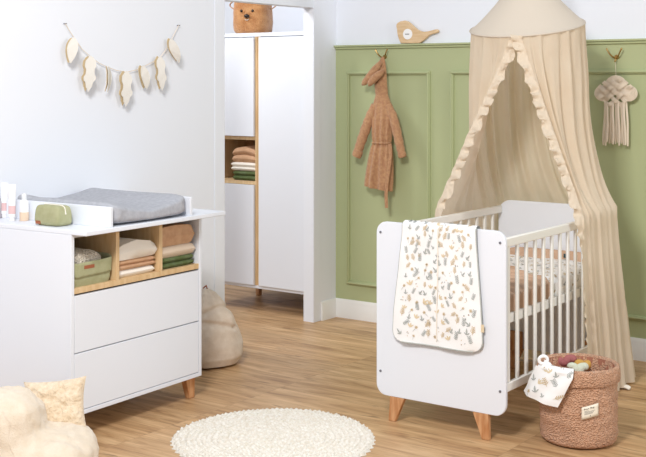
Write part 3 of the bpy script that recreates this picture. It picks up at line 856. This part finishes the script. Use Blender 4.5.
# bear basket on top
bcen = Vector((-4.945, 6.05, 1.8225))
bear = thing('bear_basket', bcen, 'brown furry bear face storage basket on top of the wardrobe', 'basket')
vdir = Vector((-bcen.x, -bcen.y, 0)).normalized(); sdir = Vector((vdir.y * -1, vdir.x, 0)); sdir = Vector((-vdir.y, vdir.x, 0))
yw = math.atan2(vdir.y, vdir.x) - .35
fd = Vector((cos(yw), sin(yw), 0)); sd_ = Vector((-fd.y, fd.x, 0))
Mb = Matrix((( -sd_.x, fd.x, 0), (-sd_.y, fd.y, 0), (0, 0, 1)))
def bearF(u, v):
    th = 2 * PI * u
    def sp(q, e=.6): return math.copysign(abs(q) ** e, q)
    prof = [(0, 0), (.08, .0), (.118, .004), (.130, .02), (.136, .08), (.134, .14), (.128, .2), (.124, .225), (.116, .222), (.114, .19)]
    i = min(int(v * 9), 8); t = v * 9 - i
    r = .93 * lerp(prof[i][0], prof[i + 1][0], t); z = lerp(prof[i][1], prof[i + 1][1], t)
    p = Vector((r * sp(cos(th)) * 1.0, r * sp(sin(th)) * .86, z))
    q = p * (1 + .03 * nz(p.x * 14, p.y * 14, p.z * 14)); q.z = max(p.z, 0)
    return bcen + Mb @ q
MB().grid(bearF, 72, 45, wrap=True).build('basket_body', BEAR, bear, ang=80)
def bp(x, y, z): return bcen + Mb @ Vector((x * .95, y * .935, z))
for sx in (-1, 1):
    MB().ell(bp(sx * .042 + .004, .1165, .150), (.0085, .006, .0095), M=Mb, nu=12, nv=8).build('eye', BLACKN, bear)
MB().ell(bp(.004, .124, .115), (.019, .010, .013), M=Mb, nu=16, nv=10).build('nose', BLACKN, bear)
MB().tube([bp(.004 + .014 * (i - 3) / 3, .119, .094 - .006 * (1 - ((i - 3) / 3) ** 2)) for i in range(7)], .002, 6).build('mouth', CREAMF, bear)
for sx in (-1, 1):
    MB().ell(bp(sx * .095, .01, .228), (.034, .02, .030), M=Mb, nu=20, nv=12).build('ear', BEAR, bear, ang=80)
    MB().tube([bp(sx * (.125 + .05 * sin(PI * i / 12)), .0 + .0 * i, .16 + .075 * (i / 12)) for i in range(13)], .008, 8, flat=.5).build('handle', TANF, bear)

# ================================================================ BEANBAGS
def lobes(name, ctr, L, mt_, parent=None, vox=.012, label=None, cat=None, seed=0, amp=.012):
    m = MB()
    for (c, r, e) in L: m.ell(Vector(ctr) + Vector(c), r, e=e, nu=48, nv=28)
    o = m.build(name, mt_, parent, ang=180)
    md = o.modifiers.new('r', 'REMESH'); md.mode = 'VOXEL'; md.voxel_size = vox; md.use_smooth_shade = True
    md = o.modifiers.new('s', 'SMOOTH'); md.factor = .6; md.iterations = 9
    tx = bpy.data.textures.new(name + '_t', 'CLOUDS'); tx.noise_scale = .11; tx.noise_depth = 2
    md = o.modifiers.new('d', 'DISPLACE'); md.texture = tx; md.strength = amp * 2; md.mid_level = .5; md.texture_coords = 'LOCAL'
    return tag(o, label, cat) if label else o
RV = Vector((CS, SN, 0)); VV = Vector((-SN, CS, 0))
def cam(xc, zc, z): return RV * xc + VV * zc + Vector((0, 0, z))
bc = cam(-1.13, 4.32, 0)
bb = thing('beanbag_chair', bc, 'cream plush beanbag chair in front of the dresser side', 'beanbag')
# shape in camera-aligned axes: right, depth
def lob(xc, zc, z, r): return (RV * xc + VV * zc + Vector((0, 0, z)), (r, r, r), .8)
def lobr(o):  # rotate ellipsoids with the view axes
    return o
m = MB(); MR = Matrix(((CS, -SN, 0), (SN, CS, 0), (0, 0, 1)))
for (c, r, e) in [((.05, 0, .108), (.234, .21, .105), .7), ((-.045, -.03, .185), (.145, .16, .178), .75), ((-.14, .10, .16), (.16, .10, .17), .8),
                  ((-.17, -.12, .17), (.15, .13, .160), .85)]:
    m.ell(bc + MR @ Vector(c), r, M=MR, e=e, nu=48, nv=28)
o = m.build('beanbag_body', CREAMP, bb, ang=180)
def softmods(o, vox, amp, it=8, ns=.11):
    md = o.modifiers.new('r', 'REMESH'); md.mode = 'VOXEL'; md.voxel_size = vox; md.use_smooth_shade = True
    md = o.modifiers.new('s', 'SMOOTH'); md.factor = .6; md.iterations = it
    tx = bpy.data.textures.new('soft', 'CLOUDS'); tx.noise_scale = ns; tx.noise_depth = 2
    md = o.modifiers.new('d', 'DISPLACE'); md.texture = tx; md.strength = amp; md.mid_level = .5; md.texture_coords = 'LOCAL'
softmods(o, .01, .03, ns=.08)
# seam piping along the arm
sp_ = [(-.01, -.20, .36), (.03, -.24, .30), (.05, -.28, .24), (.055, -.30, .18), (.06, -.30, .12), (.06, -.30, .06)]
MB().tube([bc + MR @ Vector(p) + Vector((0, 0, 0)) for p in sp_], .003, 6).build('seam', BEIGEP, bb)
sw = bpy.data.objects['seam'].modifiers.new('w', 'SHRINKWRAP'); sw.target = o; sw.offset = .002
# plush cushion leaning at its back
def cushion(c, ax, ay, an, w, h, t, mt_, name, label, lump=.012):
    ax, ay, an = Vector(ax).normalized(), Vector(ay).normalized(), Vector(an).normalized()
    def g(sgn):
        def f(u, v):
            a, b = u * 2 - 1, v * 2 - 1
            pin = 1 - .10 * (1 - b * b) * abs(a) ** 3; pin2 = 1 - .10 * (1 - a * a) * abs(b) ** 3
            th = t * (max(0, (1 - a ** 4) * (1 - b ** 4))) ** .5
            k = lump * nz(a * 3.1, b * 3.1, 2) * th / t
            return c + ax * (a * w / 2 * pin) + ay * (b * h / 2 * pin2) + an * (sgn * (th / 2 + k))
        return f
    m = MB().grid(g(1), 40, 40).grid(g(-1), 40, 40)
    return tag(m.build(name, mt_, ang=170), label, 'cushion')
cc = cam((55 - 323) / FPX * 4.47, 4.47, .255)
cushion(cc, RV * 1 + Vector((0, 0, .10)), Vector((0, 0, 1)) + VV * .45 - RV * .10, -VV + Vector((0, 0, .45)), .245, .20, .09, CUSHP, 'plush_cushion',
        'cream plush cushion leaning on the beanbag by the dresser corner')
# second beanbag beyond the dresser
b2 = Vector((-4.105, 4.66, 0))
bb2 = thing('beanbag', b2, 'beige plush beanbag on the floor behind the dresser by the wall', 'beanbag')
def bagshape(u, v):
    th = 2 * PI * u
    prof = [(0, .0), (.10, .0), (.158, .012), (.18, .05), (.184, .11), (.172, .18), (.145, .25), (.105, .32), (.055, .375), (.02, .395), (0, .398)]
    i = min(int(v * 10), 9); t = v * 10 - i; t2 = t
    r = lerp(prof[i][0], prof[i + 1][0], t2); z = lerp(prof[i][1], prof[i + 1][1], t2)
    cr = .018 * math.exp(-((z - .29 - .02 * cos(th * 2)) / .012) ** 2) + .020 * math.exp(-((z - .19 - .05 * cos(th - 5.2)) / .012) ** 2) * (1 if cos(th - 5.4) > .2 else 0)
    r2 = r - cr + .012 * nz(cos(th) * 2, sin(th) * 2, z * 9)
    q = Vector((r2 * cos(th) * .92, r2 * sin(th), z)) + Vector((-.03, 0, 0)) * (z / .4)
    q.x = max(q.x, -.172)
    return b2 + q
MB().grid(bagshape, 90, 90, wrap=True).build('beanbag_body', BEIGEP, bb2, ang=120)
MB().tube([b2 + Vector((-.02, 0, .395)), b2 + Vector((-.035, .01, .41)), b2 + Vector((-.05, 0, .395))], .004, 6).build('carry_loop', LEATH, bb2)

# ================================================================ RUG
rc = Vector((-3.015, 3.83, 0)); RRg = .425
def rugF(u, v):
    th = 2 * PI * u; r = v * RRg
    ring = r / .0215; ir = int(ring); nb = max(6, int(2 * PI * (ir + .5) * .0215 / .022))
    br = abs(sin(PI * ring)) ** .6
    b_ = .5 + .5 * cos(th * nb + ir * 1.7)
    z = .006 + .010 * br * (.35 + .65 * b_) + .003 * nz(r * cos(th) * 40, r * sin(th) * 40)
    if v > .985: z = .001
    edge = 1 + (.014 * cos(th * 54)) * sm(.9, 1, v) + .012 * cos(th * 3 + 1) * v
    return rc + Vector((r * edge * cos(th), r * edge * sin(th), z))
tag(MB().grid(rugF, 540, 150, wrap=True).build('round_rug', RUGM, ang=180), 'round cream crocheted rug on the wooden floor', 'rug')

# ================================================================ LEAF GARLAND
n0, n1 = onX(65.3, 23.6, LX + .012), onX(178.7, 25.3, LX + .012)
gar = thing('leaf_garland', onX(127, 72.4, LX), 'garland of seven cream felt leaves strung on the left wall', 'garland')
LP = [(74, 38.8, 70.5, 65, 11, 'p', .5), (91, 57, 88, 93.5, 13, 'l', .35), (108, 67.3, 106.5, 93.6, 10, 'p', -.62), (127, 72, 126, 108, 13, 'l', .2),
      (144, 66.4, 147.5, 90.5, 10.5, 'p', .15), (160.5, 57, 162.5, 92, 11, 'l', .35), (171.5, 39.5, 179.5, 63.5, 11, 'p', .5)]
sp0 = [onX(x, y, LX + .014) for x, y in ((65.3, 23.6), (69, 30), (74, 37.5), (82, 49), (91, 57), (99, 63), (108, 67.3), (117, 70.5), (127, 72), (136, 70), (144, 66.4), (152, 62.5), (160.5, 57), (166, 49.5), (171.5, 39.5), (178.7, 25.3))]
MB().tube(sp0, .0018, 6).build('string', ROPE, gar)
for q in (n0, n1): MB().tube([Vector((LX - .001, q.y, q.z)), Vector((LX + .022, q.y, q.z))], .0025, 8).build('nail', NAIL, gar)
def leafpoly(kind, n=36):
    P = []
    for sgn in (1, -1):
        for i in range(n + 1):
            t = i / n if sgn == 1 else 1 - i / n
            if kind == 'p': w = sin(PI * t ** .8) ** .8
            else:
                TB = [(0, 0), (.06, .45), (.16, .85), (.28, .92), (.40, .68), (.50, .72), (.60, 1.0), (.67, .95), (.74, .60), (.84, .50), (.93, .22), (1, 0)]
                for (p, q) in zip(TB, TB[1:]):
                    if t <= q[0] + 1e-9: w = lerp(p[1], q[1], sm(p[0], q[0], t)); break
            P.append((sgn * w * .5, t))
    out = []
    for p in P:
        if not out or (abs(p[0] - out[-1][0]) + abs(p[1] - out[-1][1])) > 1e-4: out.append(p)
    if abs(out[0][0] - out[-1][0]) + abs(out[0][1] - out[-1][1]) < 1e-4: out.pop()
    return out
for (x0, y0, x1, y1, w, kd, yaw) in LP:
    a, b_ = onX(x0 - 4, y0, LX + .016), onX(x1 - 4, y1, LX + .016)
    H = (a - b_).length; wid = w * .0047
    dn = (b_ - a).normalized()
    def mk(yaw, push, sc, shift=0.0):
        wa = Vector((sin(yaw), cos(yaw), 0)); nn = dn.cross(wa).normalized()
        if nn.x < 0: nn = -nn
        def fr(p, q, d): return a - dn * .006 + wa * (p * wid * sc) + dn * (q * H * sc) + nn * (d + push) + nn * (.012 * sin(q * 3) * 1) + wa * (shift * wid) + Vector((wid * .5 * abs(sin(yaw)) + .010, 0, 0))
        return fr
    poly = leafpoly(kd)
    lf = MB().prism(poly, mk(yaw + .15, .006, 1.0), .003).build('leaf', FELT, gar, smooth=False)
    MB().prism(poly, mk(yaw - .05, -.008, .97, -.12), .003).build('leaf_backing', FELTT, lf, smooth=False)

# ================================================================ HOOKS, ROBE, CLOUD, BIRD
def hook(px, py, label):
    c = onY(px, py, BY - .008); t = thing('coat_hook', c, label, 'hook')
    MB().tube([c + Vector((0, 0, 0)), c + Vector((0, -.006, 0))], .013, 20).build('hook_plate', GOLD, t)
    m = MB()
    for (dx, up) in ((-1, 1), (1, 1), (.3, -1)):
        P = []
        for i in range(9):
            s = i / 8
            if up > 0: P.append(c + Vector((dx * (.006 + .036 * s ** 1.1), -.006 - .036 * sin(s * 1.7), -.006 + .050 * s ** 1.6)))
            else: P.append(c + Vector((dx * .01 * s, -.006 - .03 * sin(s * 2.2), -.008 - .022 * sin(s * 2.2) + .012 * s * s)))
        m.tube(P, [.0042] * 8 + [.0055], 8)
        m.ell(P[-1], (.0055, .0055, .0055), nu=10, nv=8)
    m.build('hook_prongs', GOLD, t)
    return c
h1 = hook(385, 57, 'brass double wall hook holding the hooded robe')
h2 = hook(617, 57, 'brass double wall hook above the macrame cloud')

RY = 5.985
robe = thing('hooded_robe', onY(381, 60, RY + .05), 'brown hooded baby bathrobe hanging from the left brass hook', 'bathrobe')
rows = [(57, 380.5, 383, .006), (61, 378, 384, .010), (67, 375.5, 385, .016), (74, 373, 385.5, .022), (84, 373.5, 386, .026), (95, 375, 387, .028),
        (102, 373, 389.5, .030), (108, 371, 392, .034), (118, 371, 392.5, .038), (130, 371, 391.5, .040), (139, 371.3, 391, .038), (143, 372.2, 390.2, .032),
        (148, 370, 391.5, .038), (160, 367.5, 392.3, .042), (172, 365.5, 392.6, .044), (182, 364.2, 392.4, .045), (188.5, 364, 391.5, .045)]
def robeF(u, v):
    th = 2 * PI * u; k = v * (len(rows) - 1); i = min(int(k), len(rows) - 2); t = k - i
    y, l, r, d = [lerp(rows[i][j], rows[i + 1][j], t) for j in range(4)]
    A, B = onY(l, y, RY), onY(r, y, RY)
    low = sm(.70, 1, v); z = (A.z + B.z) / 2
    x = lerp(A.x, B.x, .5 + .5 * cos(th))
    if v > .93: z -= .022 * (cos(th)) * .6 * (v - .93) / .07
    ga = sm(.3, .6, v) * .006 * sin(th * 11) + low * .011 * sin(th * 7 + 1)
    gat = .004 * math.exp(-((v - .69) / .03) ** 2) * sin(th * 26)
    yy = RY + .012 - (d + ga + gat) * sin(th) * (1 if sin(th) > 0 else .55) 
    return Vector((x, min(yy, BY - .036), z))
m = MB().grid(robeF, 120, 130, wrap=True)
def rtube(P, n=16):
    pts = [onY(a, b, RY - dy) for (a, b, r, dy) in P]; rs = [r * .0072 for (_, _, r, _) in P]
    Q = []; S = []
    for i in range(len(pts) - 1):
        for j in range(5):
            t = j / 5; Q.append(pts[i].lerp(pts[i + 1], t)); S.append(lerp(rs[i], rs[i + 1], t) * (1 + .06 * sin((i * 5 + j) * 1.9)))
    Q.append(pts[-1]); S.append(rs[-1])
    m.tube(Q, S, n, up=(0, 1, 0), flat=.7)
rtube([(375, 105, 3.4, .0), (370.5, 116, 4.4, .004), (366, 128, 4.6, .010), (361, 142, 4.4, .012), (357.8, 152, 4.0, .014)])
rtube([(388, 105, 3.4, .0), (393, 116, 4.0, .004), (396.5, 130, 4.2, .008), (399.5, 144, 4.0, .008), (401.8, 154, 3.4, .008)])
m.build('robe_body', ROBE, robe, ang=80)
m = MB()
def rt(P, f=.7): 
    m.tube([onY(a, b, RY - dy) for (a, b, r, dy) in P], [r * .0072 for (_, _, r, _) in P], 16, up=(0, 1, 0), flat=f)
rt([(358.8, 150, 4.4, .014), (357.5, 153.5, 4.7, .014), (356.4, 156.5, 4.3, .014)]); m.build('cuff', ROBE, robe, ang=80)
m = MB(); rt([(401.3, 152, 3.7, .008), (402, 155, 4.0, .008), (402.6, 157.5, 3.5, .008)]); m.build('cuff', ROBE, robe, ang=80)
m = MB(); rt([(381, 62, 1.8, .012), (375.5, 69, 3.4, .022), (369.5, 77, 3.6, .030), (364, 83, 2.6, .032), (362, 85, .8, .032)]); m.build('hood_ear', ROBE, robe, ang=80)
m = MB(); rt([(384, 70, 1.2, .034), (379.5, 74, 3.2, .044), (373.5, 79, 3.4, .050), (369.5, 84, 2.4, .050), (368.6, 86, .8, .050)]); m.build('hood_ear', ROBE, robe, ang=80)
m = MB(); m.tube([onY(a, b, RY - .045) for a, b in ((390, 144), (390.5, 155), (389, 168), (387, 182), (386, 195), (386.6, 208))], [.012] * 6, 10, up=(0, 1, 0), flat=.22)
m.build('belt', ROBE, robe)
m = MB(); m.tube([robeF(.02 + .46 * i / 24, .688) + Vector((0, -.004, 0)) for i in range(25)], .006, 8); m.build('waist_cord', ROBE, robe)

# macrame cloud
CC = onY(616, 92, BY - .05)
cld = thing('macrame_cloud', CC, 'cream macrame cloud with fringe hanging under the right brass hook', 'wall hanging')
SX, SZ = .104, .088
def spl(P, n=8):
    P = [Vector(p) for p in P]; out = []; k = len(P)
    for i in range(k - 1):
        p0, p1, p2, p3 = P[max(i - 1, 0)], P[i], P[i + 1], P[min(i + 2, k - 1)]
        for j in range(n):
            t = j / n
            out.append(.5 * ((2 * p1) + (-p0 + p2) * t + (2 * p0 - 5 * p1 + 4 * p2 - p3) * t * t + (-p0 + 3 * p1 - 3 * p2 + p3) * t ** 3))
    out.append(P[-1]); return out
m = MB()
def ringcord(cx, cz, r, y, x=1.0):
    m.tube([CC + Vector(((cx + r * x * cos(2 * PI * i / 40)) * SX, y, (cz + r * sin(2 * PI * i / 40)) * SZ)) for i in range(40)], .0038, 6, closed=True)
for (cx, cz, r0) in ((-.68, -.08, .46), (.68, -.08, .46), (0, .42, .56)):
    for k in range(7):
        r = r0 - k * .078
        if r > .03: ringcord(cx, cz, r, -.004 - .0012 * k)
# lattice woven over the lobes
def cord(P, k):
    Q = []
    for i, p in enumerate(P):
        t = (P[min(i + 1, len(P) - 1)] - P[max(i - 1, 0)]); t.z = 0; t.normalize()
        q = p + Vector((-t.y, t.x, 0)) * (k * .075)
        Q.append(CC + Vector((q.x * SX, -.012 - .008 * q.z, q.y * SZ)))
    m.tube(Q, .0038, 6)
for sg in (1, -1):
    for j, off in enumerate((-.42, 0, .42)):
        P = []
        for i in range(31):
            t = i / 30 * 2 - 1
            P.append(Vector((sg * (t * .62 + off * .7), t * .62 - off * .5 * 1 + .0, (1 if (j + (sg > 0)) % 2 else -1) * cos(t * PI * 2.2))))
        for k in (-1, 0, 1): cord(spl(P, 1), k)
m.build('woven_cloud', ROPE, cld)
m = MB()
for i in range(13):
    x = (-.58 + 1.16 * i / 12) * SX
    L_ = .225 + R.uniform(-.012, .012)
    m.tube([CC + Vector((x * (1 + .15 * s) + .002 * sin(s * 6 + i * 2), -.004 - .005 * (i % 3) , -.055 - L_ * s)) for s in [j / 10 for j in range(11)]], [.0062] * 10 + [.0045], 7)
m.build('fringe', ROPE, cld)
m = MB().tube([CC + Vector((0, 0, .085)), Vector((h2.x + .002, h2.y - .03, h2.z - .02))], .0012, 6)
m.build('hanging_thread', ROPE, cld)

# wooden bird
bird0 = onY(414, 45, BY - .03); bz = 1.7345
brd = thing('bird_wall_lamp', Vector((bird0.x, BY - .02, bz)), 'flat wooden bird ornament with white round face on the panelling ledge', 'ornament')
pts = [(68, 364), (45, 320), (28, 270), (17, 220), (14, 170), (4, 130), (6, 100), (22, 74), (60, 54), (120, 43), (160, 52), (200, 82), (240, 120), (300, 172), (340, 190),
       (380, 200), (440, 196), (500, 182), (545, 168), (575, 166), (592, 184), (588, 204), (565, 218), (510, 232), (465, 248), (430, 280), (395, 312), (345, 352), (318, 364)]
P2 = []
for (a, b_) in pts:
    q = onY(396 + a / 14.04, 18 + b_ / 14.04, BY - .03); P2.append((q.x, q.z))
zmin = min(p[1] for p in P2); P2 = [(x, z - zmin + bz) for x, z in P2]
birdbody = MB().prism(P2, lambda a, b, d: Vector((a, BY - .032 + d, b)), .022).build('bird_body', BIRDW, brd, bevel=.004, bseg=3)
q = onY(396 + 168 / 14.04, 18 + 235 / 14.04, BY - .03); q.z += bz - zmin
MB().tube([(q.x, BY - .035, q.z), (q.x, BY - .031, q.z)], .0325, 40).build('face_disc', PAPER, brd)
m = MB()
for i in range(5): m.box(q.x - .016 + i * .006, q.x - .0125 + i * .006, BY - .0358, BY - .0350, q.z - .003, q.z + .003)
m.build('lettering', INK, brd)

# ================================================================ LIGHT
w = bpy.data.worlds.new('World'); scn.world = w; w.use_nodes = True
bg = w.node_tree.nodes['Background']; bg.inputs['Color'].default_value = (.92, .96, 1.0, 1); bg.inputs['Strength'].default_value = .52
def area(name, loc, target, sx, sy, power, colr):
    l = bpy.data.lights.new(name, 'AREA'); l.shape = 'RECTANGLE'; l.size = sx; l.size_y = sy; l.energy = power; l.color = colr
    o = bpy.data.objects.new(name, l); col.objects.link(o); o.location = loc
    o.rotation_euler = (Vector(target) - Vector(loc)).to_track_quat('-Z', 'Y').to_euler(); return o
area('softbox_overhead', (-1.7, 1.0, 3.3), (-3.2, 5.2, .6), 0.75, 0.75, 140, (1.0, .985, .97))
area('softbox_right', (1.9, 4.2, 2.3), (-3.6, 4.6, .9), .5, .5, 55, (1.0, .98, .96))
area('alcove_fill', (-5.2, 4.9, 2.75), (-4.8, 5.9, .7), .6, .6, 25, (1.0, .99, .98))  # added fill light to brighten the wardrobe, not a real lamp

cd = bpy.data.cameras.new('Camera'); co = bpy.data.objects.new('Camera', cd); col.objects.link(co)
co.location = (0, 0, CAMH); co.rotation_euler = (PI / 2, 0, YAW)
cd.sensor_fit = 'HORIZONTAL'; cd.sensor_width = 36; cd.lens = FPX / 646 * 36
cd.shift_y = -(228.5 - HOR) / 646
scn.camera = co
vs = scn.view_settings
vs.view_transform = 'Standard'; vs.look = 'None'; vs.gamma = 1; vs.exposure = 0.0; vs.use_curve_mapping = False
